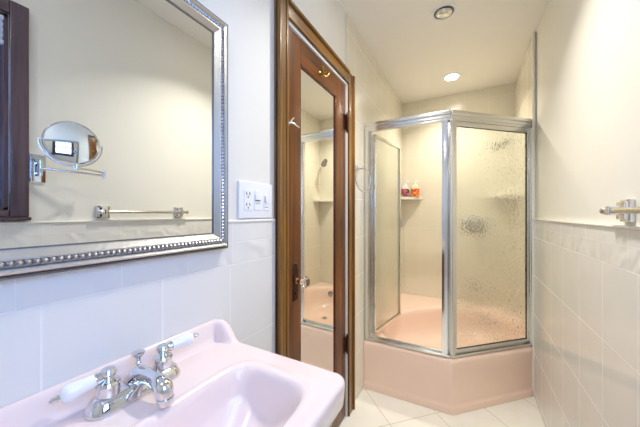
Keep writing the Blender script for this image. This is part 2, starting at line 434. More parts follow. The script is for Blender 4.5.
# brass double hook on the top rail, small hook on the latch stile
def hook(y, z, mat, s=1.0, lab=None, side=0):
    b = nb()
    lathe(b, [(.012*s, 0), (.012*s, .003), (.007*s, .006)], (SX, y, z), (1,0,0), 18)
    for d in (-1, 1):
        pts = smooth_pts([(SX+.004, y, z), (SX+.018*s, y+d*.008*s, z-.012*s), (SX+.030*s, y+d*.022*s, z-.014*s), (SX+.036*s, y+d*.034*s, z+.004*s), (SX+.034*s, y+d*.036*s, z+.014*s)], 6)
        tube(b, pts, .0035*s, 10); lathe(b, [(.002*s, -.005*s), (.006*s, 0), (.002*s, .005*s)], pts[-1], (0,0,1), 12)
    tube(b, smooth_pts([(SX+.004, y, z), (SX+.030*s, y, z+.006*s), (SX+.050*s, y, z+.022*s)], 6), .0035*s, 10)
    return obj('hook', b, mat, door, smooth=True, label=lab)
hook(1.165, 1.915, 'brass', .9, 'brass double hook')
b = nb()
lathe(b, [(.011, 0), (.011, .004), (.006, .007)], (SX, .886, 1.585), (1,0,0), 16)
tube(b, smooth_pts([(SX+.004, .886, 1.585), (SX+.014, .896, 1.588), (SX+.024, .911, 1.581), (SX+.032, .926, 1.573)], 6), [.006]*6+[.005]*6+[.004]*7, 10)
tube(b, smooth_pts([(SX+.012, .891, 1.588), (SX+.018, .896, 1.600), (SX+.022, .903, 1.608)], 5), .004, 10)
obj('hook', b, 'brushed', door, smooth=True, label='small silver hook')

# ---------------------------------------------------------------- bathtub (neo-angle, with oval well)
A, B_, C_ = Vector((XL+.0006, 1.785)), Vector((-.080, 1.803)), Vector((XR-.0045, 2.250))
poly = [A, B_, C_, Vector((XR-.0045, YB-.002)), Vector((XL+.0006, YB-.002))]
CT = Vector((-.125, 2.375)); RIM = .338
def inset_poly(pl, ds):
    n = len(pl); L = []
    for i in range(n):
        p, q = pl[i], pl[(i+1) % n]; d = (q-p).normalized(); nrm = Vector((-d.y, d.x)); L.append((p+nrm*ds[i], d))
    out = []
    for i in range(n):
        (p, d), (q, e) = L[i-1], L[i]; den = d.x*e.y-d.y*e.x
        t = ((q.x-p.x)*e.y-(q.y-p.y)*e.x)/den; out.append(p+d*t)
    return out
def ray_poly(pl, a):
    d = Vector((math.cos(a), math.sin(a))); best = 9
    for i in range(len(pl)):
        p, q = pl[i]-CT, pl[(i+1) % len(pl)]-CT; e = q-p; den = d.x*e.y-d.y*e.x
        if abs(den) < 1e-9: continue
        t = (p.x*e.y-p.y*e.x)/den; s = (p.x*d.y-p.y*d.x)/den
        if t > 0 and -1e-6 <= s <= 1+1e-6: best = min(best, t)
    return best
angs = sorted([2*PI*k/144 for k in range(144)]+[math.atan2((p-CT).y, (p-CT).x) % (2*PI) for p in poly]+[math.atan2((p-CT).y, (p-CT).x) % (2*PI) for e_ in (.004, .008, .018, .032) for p in inset_poly(poly, (e_, e_, 0, 0, 0))[:3]])
def well_r(a, k=1.0):
    u = math.cos(a-PI/4); v = math.sin(a-PI/4); n = 2.35
    return k/((abs(u)/.60)**n+(abs(v)/.365)**n)**(1/n)
def rnd(rs, w):
    """soften corner of a radius list"""
    n = len(rs); out = rs[:]
    for _ in range(w): out = [(out[i-1]+2*out[i]+out[(i+1) % n])/4 for i in range(n)]
    return out
b = nb(); rings = []
def ring(rs, z):
    rings.append([b.verts.new((CT.x+r*math.cos(a), CT.y+r*math.sin(a), z)) for r, a in zip(rs, angs)])
def pr(*ds): 
    q = inset_poly(poly, ds); return [ray_poly(q, a) for a in angs]
def front(d, w=0): return rnd(pr(d, d, 0, 0, 0), w) if w else pr(d, d, 0, 0, 0)
ring(front(0.0), 0.001); ring(front(0.0), .034); ring(front(.002), .041); ring(front(.007), .048); ring(front(.008), .06)
ring(front(.007), .18); ring(front(.005), .26); ring(front(.004), .300); ring(front(.008), .322); ring(front(.018), .334); ring(front(.032), RIM)
o2 = front(.032)
for k, z in ((1.10, RIM), (1.04, RIM-.001), (1.0, RIM-.006), (.975, RIM-.018), (.955, RIM-.05), (.93, RIM-.11), (.89, RIM-.17), (.82, RIM-.215), (.70, RIM-.24), (.5, RIM-.248), (.25, RIM-.250), (.05, RIM-.252)):
    ring([min(well_r(a, k), o*.985) for a, o in zip(angs, o2)], z)
for r1, r2 in zip(rings, rings[1:]):
    for i in range(len(angs)): b.faces.new((r1[i], r1[(i+1) % len(angs)], r2[(i+1) % len(angs)], r2[i]))
b.faces.new(rings[-1]); b.faces.new(rings[0][::-1])
tub = thing('bathtub', 'peach pink corner bathtub with angled front apron on the tile floor', 'bathtub', (-.1, 2.4, 0))
obj('tub_body', b, 'pink_tub', tub, smooth=50)
b = nb(); lathe(b, [(.036, 0), (.036, .003), (.030, .005), (.028, .003)], (.06, 2.56, RIM-.2505), (0,0,1), 24)
lathe(b, [(.006, .002), (.012, .010), (.014, .016), (.006, .020)], (.06, 2.56, RIM-.2505), (0,0,1), 16)
obj('drain', b, 'chrome', tub, smooth=True, label='chrome drain')

# ---------------------------------------------------------------- shower enclosure
EA, EB, EC = Vector((XL+.001, 1.818)), Vector((-.098, 1.832)), Vector((XR-.005, 2.288))
enc = thing('shower_enclosure', 'aluminium framed shower enclosure with textured glass on the tub rim', 'shower enclosure', (EB.x, EB.y, RIM))
zs, zh = RIM+.002, 1.853
def V3(p, z): return Vector((p.x, p.y, z))
n1 = (EB-EA).normalized(); n2 = (EC-EB).normalized(); q1 = Vector((-n1.y, n1.x)); q2 = Vector((-n2.y, n2.x))
for nm, (p, q, n_) in (('header', (EA, EB, q1)), ('header', (EB, EC, q2))):
    d = (q-p).normalized(); ex = .012
    b = nb(); p1 = p if p is EA else p-d*ex*.3; q_ = q+d*ex*.3 if q is EB else q-d*.004
    bar(b, V3(p1, zh-.012), V3(q_, zh-.012), .050, .024, .006)
    bar(b, V3(p1, zh-.034), V3(q_, zh-.034), .034, .022, .002)
    bar(b, V3(p1, zh-.052), V3(q_, zh-.052), .026, .018, .001)
    obj(nm, b, 'alu', enc, smooth=30)
    b = nb()
    bar(b, V3(p1, zs+.006), V3(q_, zs+.006), .044, .012, .003)
    bar(b, V3(p1+n_*.010, zs+.017), V3(q_+n_*.010, zs+.017), .016, .012, .002)
    obj('bottom_track', b, 'alu', enc, smooth=30)
def upright(p, w, d, mat='alu', name='post', dirv=n1, z0=zs+.012, z1=zh-.058):
    b = nb(); x = Vector((dirv.x, dirv.y, 0)); y = Vector((-dirv.y, dirv.x, 0)); z = Vector((0,0,1))
    mt = Matrix((x, y, z)).transposed().to_4x4(); mt.translation = (p.x, p.y, (z0+z1)/2)
    tbox(b, mt, w, d, z1-z0, .003)
    mt2 = mt.copy(); mt2.translation = Vector((p.x, p.y, (z0+z1)/2))-y*(d/2); tbox(b, mt2, w*.35, .006, z1-z0, .001)
    return obj(name, b, mat, enc, smooth=30)
upright(EA+n1*.026, .046, .034, 'alu', 'wall_jamb')
upright(EB-n1*.028, .034, .034, 'chrome_soft')
upright(EB+n2*.010, .036, .036, 'alu', 'corner_post', n2)
upright(EC-n2*.020, .036, .034, 'alu', 'wall_jamb', n2)
# fixed textured pane in its own thin frame
p0, p1 = EB+n2*.030, EC-n2*.040
g0, g1, gz0, gz1 = p0+n2*.012, p1-n2*.012, zs+.040, zh-.092
b = nb()
bar(b, V3(p0, zs+.031), V3(p1, zs+.031), .020, .018, .002); bar(b, V3(p0, zh-.077), V3(p1, zh-.077), .020, .030, .002)
for p in (p0+n2*.006, p1-n2*.006):
    bar(b, V3(p, zs+.040), V3(p, zh-.092), .020, .012, .001, q2)
fr = obj('panel_frame', b, 'alu', enc, smooth=30)
b = nb(); bar(b, V3(g0, (gz0+gz1)/2), V3(g1, (gz0+gz1)/2), .006, gz1-gz0)
obj('glass_panel', b, 'obscure', enc, label='rain textured obscure glass pane')
b = nb(); t = .0035
bar(b, V3(g0-n2*.0, gz0), V3(g1, gz0), .010, .004); bar(b, V3(g0, gz1), V3(g1, gz1), .010, .004)
bar(b, V3(g1, gz0), V3(g1, gz1), .009, .004, 0, q2)
obj('glass_gasket', b, 'black', enc, label='thin black gasket')
# door leaf swung inwards, hinged at the left jamb
H0 = EA+n1*.058+Vector((0, .018)); ang = math.radians(80.5); dd = Vector((math.cos(ang), math.sin(ang))); LW = .47
dn = Vector((-dd.y, dd.x)); H1 = H0+dd*LW
z0, z1 = zs+.030, zh-.076
b = nb()
for (p, q) in ((V3(H0, z0+.009), V3(H1, z0+.009)), (V3(H0, z1-.009), V3(H1, z1-.009))): bar(b, p, q, .022, .018, .002)
bar(b, V3(H0+dd*.008, z0), V3(H0+dd*.008, z1), .022, .016, .002, dn); bar(b, V3(H1-dd*.011, z0), V3(H1-dd*.011, z1), .022, .022, .002, dn)
leaf = obj('door_frame', b, 'alu', enc, smooth=30)
b = nb(); bar(b, V3(H0+dd*.016, (z0+z1)/2), V3(H1-dd*.022, (z0+z1)/2), .005, z1-z0-.036)
obj('door_glass', b, 'obscure_soft', leaf, label='rain textured glass of the open shower door')
b = nb(); hz = 1.145; hp = H1-dd*.030
mt = Matrix.Translation(V3(H1-dd*.013-dn*.018, hz)) @ Matrix.Rotation(ang, 4, 'Z')
tbox(b, mt, .006, .020, .075, .001)
hx = H1-dd*.055-dn*.024; hx2 = H1-dd*.013-dn*.024
bar(b, V3(hx, hz+.034), V3(hx2, hz+.034), .008, .010, .001); bar(b, V3(hx, hz-.034), V3(hx2, hz-.034), .008, .010, .001)
bar(b, V3(hx, hz-.038), V3(hx, hz+.038), .008, .008, .001)
for s in (-1, 1): bar(b, V3(hx2-(-dn)*.0, hz+s*.034), V3(H1-dd*.013-dn*.008, hz+s*.034), .010, .010)
obj('door_handle', b, 'alu', leaf, label='square bracket pull handle')
b = nb()
for k in range(9):
    z = z0+.03+(z1-z0-.06)*k/8
    lathe(b, [(.005, -.018), (.005, .018)], V3(H0-dd*.006-dn*.010, z), (0,0,1), 10)
bar(b, V3(H0-dd*.004, z0), V3(H0-dd*.004, z1), .006, .006)
obj('piano_hinge', b, 'brushed', leaf, smooth=True)

# ---------------------------------------------------------------- shower fittings on the back wall
sh = thing('shower_arm_and_head', 'chrome shower head on a short bent arm high on the back wall', 'shower head', (.30, YB, 1.89))
b = nb(); lathe(b, [(.030, .001), (.030, .006), (.018, .012), (.010, .016)], (.30, YB, 1.89), (0,-1,0), 24)
obj('flange', b, 'valve_metal', sh, smooth=True)
b = nb(); pts = smooth_pts([(.30, YB-.010, 1.89), (.295, YB-.06, 1.89), (.275, YB-.11, 1.875), (.255, YB-.14, 1.855)], 6)
tube(b, pts, .009, 14); obj('arm', b, 'chrome', sh, smooth=True)
b = nb(); lathe(b, [(.010, -.012), (.014, 0), (.013, .014), (.020, .026), (.034, .050), (.035, .058), (.031, .060), (.008, .058)], (.253, YB-.143, 1.852), (-.45, -.62, -.64), 26)
obj('spray_head', b, 'valve_metal', sh, smooth=True)

va = thing('shower_valve', 'round chrome shower valve plate and lever in middle of back wall', 'shower valve', (.055, YB, 1.10))
b = nb(); lathe(b, [(.092, .001), (.092, .005), (.080, .012), (.050, .020), (.034, .024)], (.055, YB, 1.10), (0,-1,0), 36)
obj('escutcheon', b, 'valve_metal', va, smooth=True)
b = nb(); lathe(b, [(.030, .020), (.034, .034), (.032, .055), (.022, .066), (.008, .070)], (.055, YB, 1.10), (0,-1,0), 8)
lathe(b, [(.008, 0), (.009, .05), (.006, .07)], (.055, YB-.05, 1.10), (.3, -.15, -1), 12)
obj('valve_handle', b, 'valve_metal', va, smooth=25)
sp = thing('tub_spout', 'stubby chrome tub spout low on the back wall', 'tub spout', (.065, YB, .52))
b = nb(); lathe(b, [(.030, .001), (.030, .008), (.024, .012)], (.065, YB, .52), (0,-1,0), 24)
pts = smooth_pts([(.065, YB-.006, .52), (.065, YB-.07, .522), (.065, YB-.115, .512), (.065, YB-.13, .485)], 6)
tube(b, pts, [.022]*10+[.021]*5+[.018]*4, 18); obj('spout_body', b, 'valve_metal', sp, smooth=True)
b = nb(); lathe(b, [(.005, .015), (.005, .030), (.009, .034), (.009, .040), (.004, .043)], (.065, YB-.10, .52), (0,0,1), 14)
obj('diverter_knob', b, 'chrome', sp, smooth=True)
ov = nb(); 
# tub overflow plate sits on the back of the well
def overflow():
    a = math.radians(62); r = well_r(a, .945); c = Vector((CT.x+r*math.cos(a), CT.y+r*math.sin(a), RIM-.075)); n = Vector((-math.cos(a), -math.sin(a), .18)).normalized()
    lathe(ov, [(.034, -.002), (.034, .004), (.026, .009), (.006, .010)], c, n, 24)
    lathe(ov, [(.004, .009), (.007, .016), (.003, .019)], c, n, 12)
overflow(); obj('overflow_plate', ov, 'valve_metal', tub, smooth=True, label='round chrome overflow plate')

# ---------------------------------------------------------------- corner shelves and soap bottles
def shelf(cx, sgn, z, name, label):
    b = nb(); n = 14; R = .215
    top = [Vector((cx, YB-.001, z))]; 
    for k in range(n+1):
        t = k/n; a = Vector((cx+sgn*R, YB-.001, z)); c = Vector((cx, YB-R*.80, z)); m = Vector((cx+sgn*R*.62, YB-R*.50, z))
        top.append(a*(1-t)**2+m*2*t*(1-t)+c*t*t)
    lo = [p-Vector((0, 0, .020)) for p in top]; inn = [p+(top[0]-p)*.05-Vector((0,0,.026)) for p in top]
    rs = [[b.verts.new(p) for p in L] for L in (top, lo, inn)]
    b.faces.new(rs[0]); b.faces.new(rs[2][::-1]); m_ = len(top)
    for q, r in zip(rs, rs[1:]):
        for k in range(m_): b.faces.new((q[k], q[(k+1) % m_], r[(k+1) % m_], r[k]))
    return tag(obj(name, b, 'trim_tile'), label, 'shelf', 'ceramic corner shelves in the shower')
shelf(XL+.001, 1, 1.392, 'corner_shelf', 'cream ceramic corner shelf holding two pump bottles')
shelf(XR-.004, -1, 1.392, 'corner_shelf', 'empty cream ceramic corner shelf behind the textured glass')
def label_mat(name, cols, back, scale):
    m, t, p = new_mat(name); h = N(t); h.sep()
    v = t.nodes.new('ShaderNodeTexVoronoi'); v.inputs['Scale'].default_value = scale
    t.links.new(h.co.outputs['Object'], v.inputs['Vector'])
    sp_ = t.nodes.new('ShaderNodeSeparateColor'); t.links.new(v.outputs['Color'], sp_.inputs[0])
    r = t.nodes.new('ShaderNodeValToRGB'); r.color_ramp.interpolation = 'CONSTANT'
    n = len(cols)
    r.color_ramp.elements[0].color = cols[0]; r.color_ramp.elements[1].position = 1/n; r.color_ramp.elements[1].color = cols[1]
    for i in range(2, n): e = r.color_ramp.elements.new(i/n); e.color = cols[i]
    t.links.new(sp_.outputs[0], r.inputs[0]); t.links.new(r.outputs[0], p.inputs['Base Color']); p.inputs['Roughness'].default_value = .3
    return m
M['lab_pink'] = label_mat('pink_flower_label', [srgb(205, 40, 120), srgb(225, 70, 140), srgb(235, 215, 60), srgb(120, 170, 60), srgb(150, 40, 130), srgb(60, 60, 50)], None, 55)
M['lab_orange'] = label_mat('orange_fruit_label', [srgb(225, 100, 40), srgb(235, 125, 55), srgb(222, 84, 36), srgb(190, 60, 40), srgb(240, 190, 120)], None, 60)
M['soap_pink'] = pbr('pink_liquid_soap', srgb(240, 215, 225), .15, coat=.4)
M['soap_orange'] = pbr('amber_liquid_soap', srgb(225, 225, 190), .15, coat=.4)
def bottle(x, y, z, soap, lab, label, rot):
    o = thing('soap_bottle', label, 'soap bottle', (x, y, z), 'pump bottles on the corner shelf')
    def rr(w, d, zz, n=28):
        return [Vector((w*math.copysign(abs(math.cos(2*PI*k/n))**.6, math.cos(2*PI*k/n)), d*math.copysign(abs(math.sin(2*PI*k/n))**.6, math.sin(2*PI*k/n)), zz)) for k in range(n)]
    mt = Matrix.Translation((x, y, z)) @ Matrix.Rotation(rot, 4, 'Z')
    def loft(secs, name, mat):
        b = nb(); rs = [[b.verts.new(mt @ p) for p in rr(*s)] for s in secs]
        for q, r in zip(rs, rs[1:]):
            for k in range(28): b.faces.new((q[k], q[(k+1) % 28], r[(k+1) % 28], r[k]))
        b.faces.new(rs[0][::-1]); b.faces.new(rs[-1]); return obj(name, b, mat, o, smooth=50)
    loft([(.036, .020, .0005), (.041, .024, .006), (.042, .025, .05), (.040, .024, .09), (.034, .021, .115), (.020, .015, .130), (.014, .013, .134)], 'bottle_body', soap)
    loft([(.0422, .0254, .008), (.0428, .0258, .05), (.0418, .0252, .080), (.0405, .0246, .090)], 'bottle_label', lab)
    b = nb(); lathe(b, [(.015, .133), (.015, .148), (.006, .150), (.005, .166), (.012, .168), (.012, .176), (.004, .178)], mt @ Vector((0,0,0)), (0,0,1), 18)
    tube(b, [mt @ Vector((0, 0, .173)), mt @ Vector((.02, -.015, .174)), mt @ Vector((.032, -.024, .168))], .005, 10)
    obj('pump', b, 'white', o, smooth=True)
bottle(-.590, 2.960, 1.3925, 'soap_pink', 'lab_pink', 'white pump soap bottle with pink flower label, beside the shower door', .5)
bottle(-.492, 2.985, 1.3925, 'soap_orange', 'lab_orange', 'white pump soap bottle with orange label near the shelf end', .35)

# ---------------------------------------------------------------- ceiling lamps
def can(name, y, label, lit):
    o = thing(name, label, 'ceiling light', (-.127, y, ZC), 'recessed ceiling lights')
    b = nb(); r = .062 if not lit else .060
    lathe(b, [(r+.012, 0), (r+.012, -.003), (r, -.007), (r-.004, -.005), (r-.006, -.001)], (-.127, y, ZC), (0,0,1), 32, caps=False)
    obj('trim_ring', b, 'white', o, smooth=True)
    b = nb()
    if lit:
        lathe(b, [(.052, -.003), (.044, -.009), (.004, -.011)], (-.127, y, ZC), (0,0,1), 28); obj('lens', b, 'bulb_on', o, smooth=True)
    else:
        lathe(b, [(.055, -.002), (.050, -.0035), (.004, -.004)], (-.127, y, ZC), (0,0,1), 28, caps=True); obj('recess', b, 'slot', o, smooth=True, label='dark recess')
        b = nb(); mt = Matrix.Translation((-.127, y, ZC-.004))
        lathe(b, [(.047, -.001), (.045, -.010), (.036, -.016), (.030, -.014), (.012, -.007)], (-.127, y, ZC), (.10, -.16, 1), 28, caps=False)
        lathe(b, [(.024, -.004), (.022, -.016), (.004, -.022)], (-.127, y, ZC), (.10, -.16, 1), 24)
        obj('reflector', b, 'baffle', o, smooth=True, label='silver tilted reflector bulb')
can('ceiling_light', 2.64, 'lit round recessed ceiling light above the shower', True)
can('ceiling_light', 1.77, 'unlit silver recessed ceiling light in front of the shower', False)

can('ceiling_light', 1.22, 'added round recessed fill lamp over the mirrored door, above the frame', True)  # out-of-view fitting added to carry the room fill
can('ceiling_light', -.35, 'added round recessed fill lamp behind the camera', True)  # out-of-view fitting added to carry the rear fill
# ---------------------------------------------------------------- towel ring on the left wall
tr = thing('towel_ring', 'chrome towel ring hanging between door casing and shower frame', 'towel ring', (XL, 1.665, 1.50))
b = nb(); tbox(b, Matrix.Translation((XL+.005, 1.645, 1.512)), .008, .045, .045, .003)
lathe(b, [(.010, 0), (.008, .03), (.011, .045), (.006, .050)], (XL+.006, 1.645, 1.512), (1,0,0), 16)
obj('mount', b, 'chrome', tr, smooth=30)
b = nb(); c = Vector((XL+.048, 1.65, 1.437)); a = math.radians(18)
tube(b, [c+Vector((math.sin(a)*math.cos(t)*.075, math.cos(a)*math.cos(t)*.075, math.sin(t)*.075)) for t in [2*PI*k/40 for k in range(40)]], .0035, 10, closed=True)
obj('ring', b, 'chrome', tr, smooth=True)

# ---------------------------------------------------------------- towel bar on the right wall
BX, BZ = PR-.038, 1.228
BY0, BY1 = .672, 1.085
tb = thing('towel_bar', 'chrome towel bar on two square posts on the right wall', 'towel bar', (PR, (BY0+BY1)/2, BZ))
b = nb(); tube(b, [(BX, BY0-.03, BZ), (BX, BY1+.038, BZ)], .0085, 16)
lathe(b, [(.0085, 0), (.0115, .003), (.0115, .009), (.006, .013)], (BX, BY1+.034, BZ), (0,1,0), 16)
lathe(b, [(.0085, 0), (.0115, .003), (.0115, .009), (.006, .013)], (BX, BY0-.025, BZ), (0,-1,0), 16)
obj('bar', b, 'brushed', tb, smooth=True)
for y in (BY0, BY1):
    b = nb(); tbox(b, Matrix.Translation((PR-.005, y, BZ)), .010, .060, .064, .003)
    tbox(b, Matrix.Translation((PR-.014, y, BZ)), .012, .048, .052, .004)
    tbox(b, Matrix.Translation((PR-.033, y, BZ)), .030, .022, .026, .004)
    obj('post', b, 'chrome', tb, smooth=30)

# ---------------------------------------------------------------- makeup mirror on the right wall
WX = PR
mm = thing('shaving_mirror', 'round chrome shaving mirror on a double swing arm beside the window casing', 'mirror', (WX, .445, 1.42))
b = nb(); tbox(b, Matrix.Translation((WX-.004, .432, 1.418)), .008, .052, .122, .003)
lathe(b, [(.004, 0), (.004, .003)], (WX-.008, .432, 1.464), (-1,0,0), 10); lathe(b, [(.004, 0), (.004, .003)], (WX-.008, .432, 1.372), (-1,0,0), 10)
for dz in (-.022, .022): tbox(b, Matrix.Translation((WX-.022, .432, 1.418+dz)), .030, .016, .008, .002)
lathe(b, [(.007, -.034), (.007, .034)], (WX-.034, .432, 1.418), (0,0,1), 16)
obj('wall_plate', b, 'chrome', mm, smooth=30)
J = Vector((.318, .645, 1.413)); K = Vector((.262, .520, 1.424))
b = nb(); tube(b, [(WX-.034, .432, 1.418), (J.x, J.y, J.z-.006)], .0055, 12)
lathe(b, [(.007, -.022), (.007, .022)], J, (0,0,1), 14)
obj('swing_arm', b, 'chrome', mm, smooth=True)
b = nb(); tube(b, [J+Vector((0,0,.010)), K], .0055, 12); lathe(b, [(.008, -.010), (.008, .016)], K, (0,0,1), 14)
obj('swing_arm', b, 'chrome', mm, smooth=True)
MC = Vector((.268, .508, 1.531)); R_ = .094
dirv = Vector((-.97, -.19, .02)).normalized(); hx, hy, _ = frame_of(dirv)
b = nb(); cc = MC
# yoke under the rim
tube(b, [cc+hx*(R_+.009)*math.cos(t)+hy*(R_+.009)*math.sin(t) for t in [PI+PI*k/24 for k in range(25)]], .004, 10)
for s in (-1, 1): lathe(b, [(.005, -.004), (.005, .008)], cc+hx*s*(R_+.004), hx*s, 12)
tube(b, [K, cc-hy*(R_+.009)], .005, 10)
obj('yoke', b, 'chrome', mm, smooth=True)
b = nb(); lathe(b, [(R_-.006, .004), (R_-.004, .008), (R_, .006), (R_+.002, 0), (R_, -.006), (R_-.004, -.008), (.01, -.008)], cc, dirv, 48)
for k in range(48):
    pass
obj('rim', b, 'chrome', mm, smooth=True)
b = nb(); prof = []
RC = .36
for k in range(13):
    r = (R_-.005)*(1-k/12)+.0005; prof.append((r, .0045+((R_-.005)**2-r*r)/(2*RC)))
lathe(b, prof, cc, dirv, 48); og = obj('mirror_disc', b, 'mirror', mm, smooth=True, label='curved mirror disc')

# ---------------------------------------------------------------- switch and socket plate on the left wall
PX = XL-.006
py, pz = .706, 1.265; w_, h_ = .165, .122
pt = thing('switch_plate', 'wide white plate with socket and switches between large mirror and door', 'switch plate', (PX, py, pz))
b = nb(); box(b, PX, PX+.008, py-w_/2, py+w_/2, pz-h_/2, pz+h_/2, 0, .003); obj('plate', b, 'white', pt, smooth=30)
fx = PX+.008
b = nb(); box(b, fx-.001, fx+.002, py-.062, py-.028, pz-.034, pz+.034, 0, .001)
sk = obj('socket', b, 'white', pt)
b = nb()
for dz in (.018, -.018):
    for dy in (-.007, .007): box(b, fx+.0015, fx+.0026, py-.045+dy-.0015, py-.045+dy+.0015, pz+dz-.002, pz+dz+.008)
    lathe(b, [(.003, 0), (.003, .001)], (fx+.0016, py-.045, pz+dz-.008), (1,0,0), 10)
obj('socket_slots', b, 'slot', sk, label='dark slots')
b = nb(); box(b, fx-.001, fx+.002, py-.014, py+.016, pz-.034, pz+.034, 0, .001)
sw = obj('switch', b, 'white', pt)
b = nb(); box(b, fx+.0015, fx+.007, py-.012, py+.014, pz+.002, pz+.020, 0, .001); box(b, fx+.0015, fx+.003, py-.010, py+.012, pz+.024, pz+.030)
obj('rocker', b, 'white', sw)
b = nb(); box(b, fx+.0012, fx+.0024, py-.012, py+.014, pz-.002, pz+.001); box(b, fx+.0012, fx+.0024, py-.010, py+.012, pz-.012, pz-.0108)
obj('switch_gap', b, 'slot', sw)
b = nb(); box(b, fx-.001, fx+.002, py+.034, py+.060, pz-.034, pz+.022, 0, .001)
s2 = obj('switch', b, 'white', pt)
b = nb(); box(b, fx+.0015, fx+.006, py+.039, py+.055, pz-.006, pz+.016, 0, .001); obj('rocker', b, 'white', s2)
b = nb(); box(b, fx+.0012, fx+.0024, py+.037, py+.057, pz-.024, pz-.0225); box(b, fx+.0012, fx+.0026, py+.037, py+.0385, pz-.008, pz+.018); obj('switch_gap', b, 'slot', s2)

# ---------------------------------------------------------------- large silver framed mirror
FY0, FY1, FZ0, FZ1 = -.36, .562, 1.118, 1.777
mr = thing('wall_mirror', 'large rectangular mirror in a beaded antique silver frame above the pink sink', 'mirror', (XL, (FY0+FY1)/2, FZ0))
def rect_ring(bm, sections, y0, y1, z0, z1, x0):
    """sweep profile (inset, height) around a rectangle with mitred corners"""
    rs = []
    for ins, hgt in sections:
        rs.append([bm.verts.new((x0+hgt, y, z)) for (y, z) in ((y0+ins, z0+ins), (y1-ins, z0+ins), (y1-ins, z1-ins), (y0+ins, z1-ins))])
    for a_, c_ in zip(rs, rs[1:]+[rs[0]]):
        for k in range(4): bm.faces.new((a_[k], a_[(k+1) % 4], c_[(k+1) % 4], c_[k]))
x0 = XL+.0015
b = nb(); rect_ring(b, [(0, 0), (0, .018), (.003, .021), (.006, .018), (.006, .004), (.006, 0)], FY0, FY1, FZ0, FZ1, x0)
obj('frame_edge', b, 'frame_edge', mr, label='dark pewter outer edge')
b = nb(); rect_ring(b, [(.006, 0), (.006, .016), (.008, .024), (.012, .026), (.016, .022), (.018, .018), (.027, .018), (.029, .022), (.032, .022), (.038, .016), (.043, .011), (.045, .011), (.045, 0)], FY0, FY1, FZ0, FZ1, x0)
obj('frame', b, 'frame', mr, smooth=30)
b = nb()
ins = .0235
def beads(p, q, n):
    for k in range(n):
        c = p+(q-p)*((k+.5)/n); d = (q-p).normalized()
        tw = (d*.8+Vector((0, d.z, -d.y))*.6 if True else d)
        # rope-like bead: stretched and slanted
        x, y, z = frame_of(tw)
        vs = []
        for (r, t) in ((.0012, -.0062), (.0046, -.0034), (.0056, 0), (.0046, .0034), (.0012, .0062)):
            vs.append([b.verts.new(c+z*t+x*r*math.cos(2*PI*j/6)+y*r*math.sin(2*PI*j/6)) for j in range(6)])
        for a_, c_ in zip(vs, vs[1:]):
            for j in range(6): b.faces.new((a_[j], a_[(j+1) % 6], c_[(j+1) % 6], c_[j]))
yy0, yy1, zz0, zz1 = FY0+ins, FY1-ins, FZ0+ins, FZ1-ins; xx = x0+.0195
st = .0098
for p, q in (((xx, yy0, zz0), (xx, yy1, zz0)), ((xx, yy1, zz0), (xx, yy1, zz1)), ((xx, yy1, zz1), (xx, yy0, zz1)), ((xx, yy0, zz1), (xx, yy0, zz0))):
    p, q = Vector(p), Vector(q); beads(p, q, int((q-p).length/st))
obj('beading', b, 'bead', mr, smooth=True, label='tarnished silver rope beading')
b = nb(); box(b, x0+.002, x0+.008, FY0+.043, FY1-.043, FZ0+.043, FZ1-.043); obj('mirror_glass', b, 'mirror', mr)
b = nb(); rect_ring(b, [(.0435, .008), (.0435, .0105), (.0475, .0105), (.0475, .008)], FY0, FY1, FZ0, FZ1, x0)
obj('inner_lip', b, 'frame_edge', mr)

# ---------------------------------------------------------------- pink sink
DZK = .86; SXF = -.232; SY0, SY1 = .03, .556
sink = thing('sink', 'pale pink porcelain sink with raised back ledge below the silver framed mirror', 'sink', (-.43, .29, .80))
def sstep(t): t = max(0, min(1, t)); return t*t*(3-2*t)
BC = (-.380, .285); BA = (.106, .196)
def sink_h(x, y):
    d = x-XL
    e = sstep((y-.515)/.02)+sstep((.07-y)/.02)
    st_, wd = .005+.012*e, .017+.045*e
    z = DZK+.056*(1-sstep((d-st_)/wd))
    # basin: straighter back edge, full corners
    n = 5.0
    r = (abs((x-BC[0])/BA[0])**n+abs((y-BC[1])/BA[1])**n)**(1/n)
    if r < 1.0:
        r2 = (abs((x-BC[0])/BA[0])**2.3+abs((y-BC[1])/BA[1])**2.3)**(1/2.3)
        z -= .128*sstep(min(1, (1-r)/.17))*(.30+.70*math.sin(max(0, min(1, (1.05-r2)/.8))*PI/2))
    elif r < 1.12: z += .0022*math.sin((1.12-r)/.12*PI)
    # rounded outer edge on three sides
    q = min(SXF-x, SY1-y, y-SY0)
    er = .012+.016*(1-sstep((d-.004)/.05))
    if q < er: z -= er-math.sqrt(max(0, er**2-(er-q)**2))
    return z
def axis(a, c, n, knots):
    pts = [a+(c-a)*i/n for i in range(n+1)]+knots; return sorted(set(round(p, 5) for p in pts))
xs = axis(XL+.001, SXF, 84, [SXF-.001, SXF-.003, SXF-.006, XL+.004, XL+.009])
ys = axis(SY0, SY1, 108, [SY1-.0003, SY1-.001, SY1-.0025, SY1-.006, SY1-.009, SY0+.001, SY0+.003])
RC_ = .030
def rc(x, y):
    for yc, s in ((SY1-RC_, 1), (SY0+RC_, -1)):
        dx, dy = x-(SXF-RC_), (y-yc)*s
        if dx > 0 and dy > 0:
            m = max(dx, dy); l = math.hypot(dx, dy); k = m/l; return SXF-RC_+dx*k, yc+dy*k*s
    return x, y
b = nb(); G = []
for x in xs:
    row = []
    for y in ys:
        X_, Y_ = rc(x, y); row.append(b.verts.new((X_, Y_, sink_h(x, y))))
    G.append(row)
for i in range(len(xs)-1):
    for j in range(len(ys)-1): b.faces.new((G[i][j], G[i+1][j], G[i+1][j+1], G[i][j+1]))
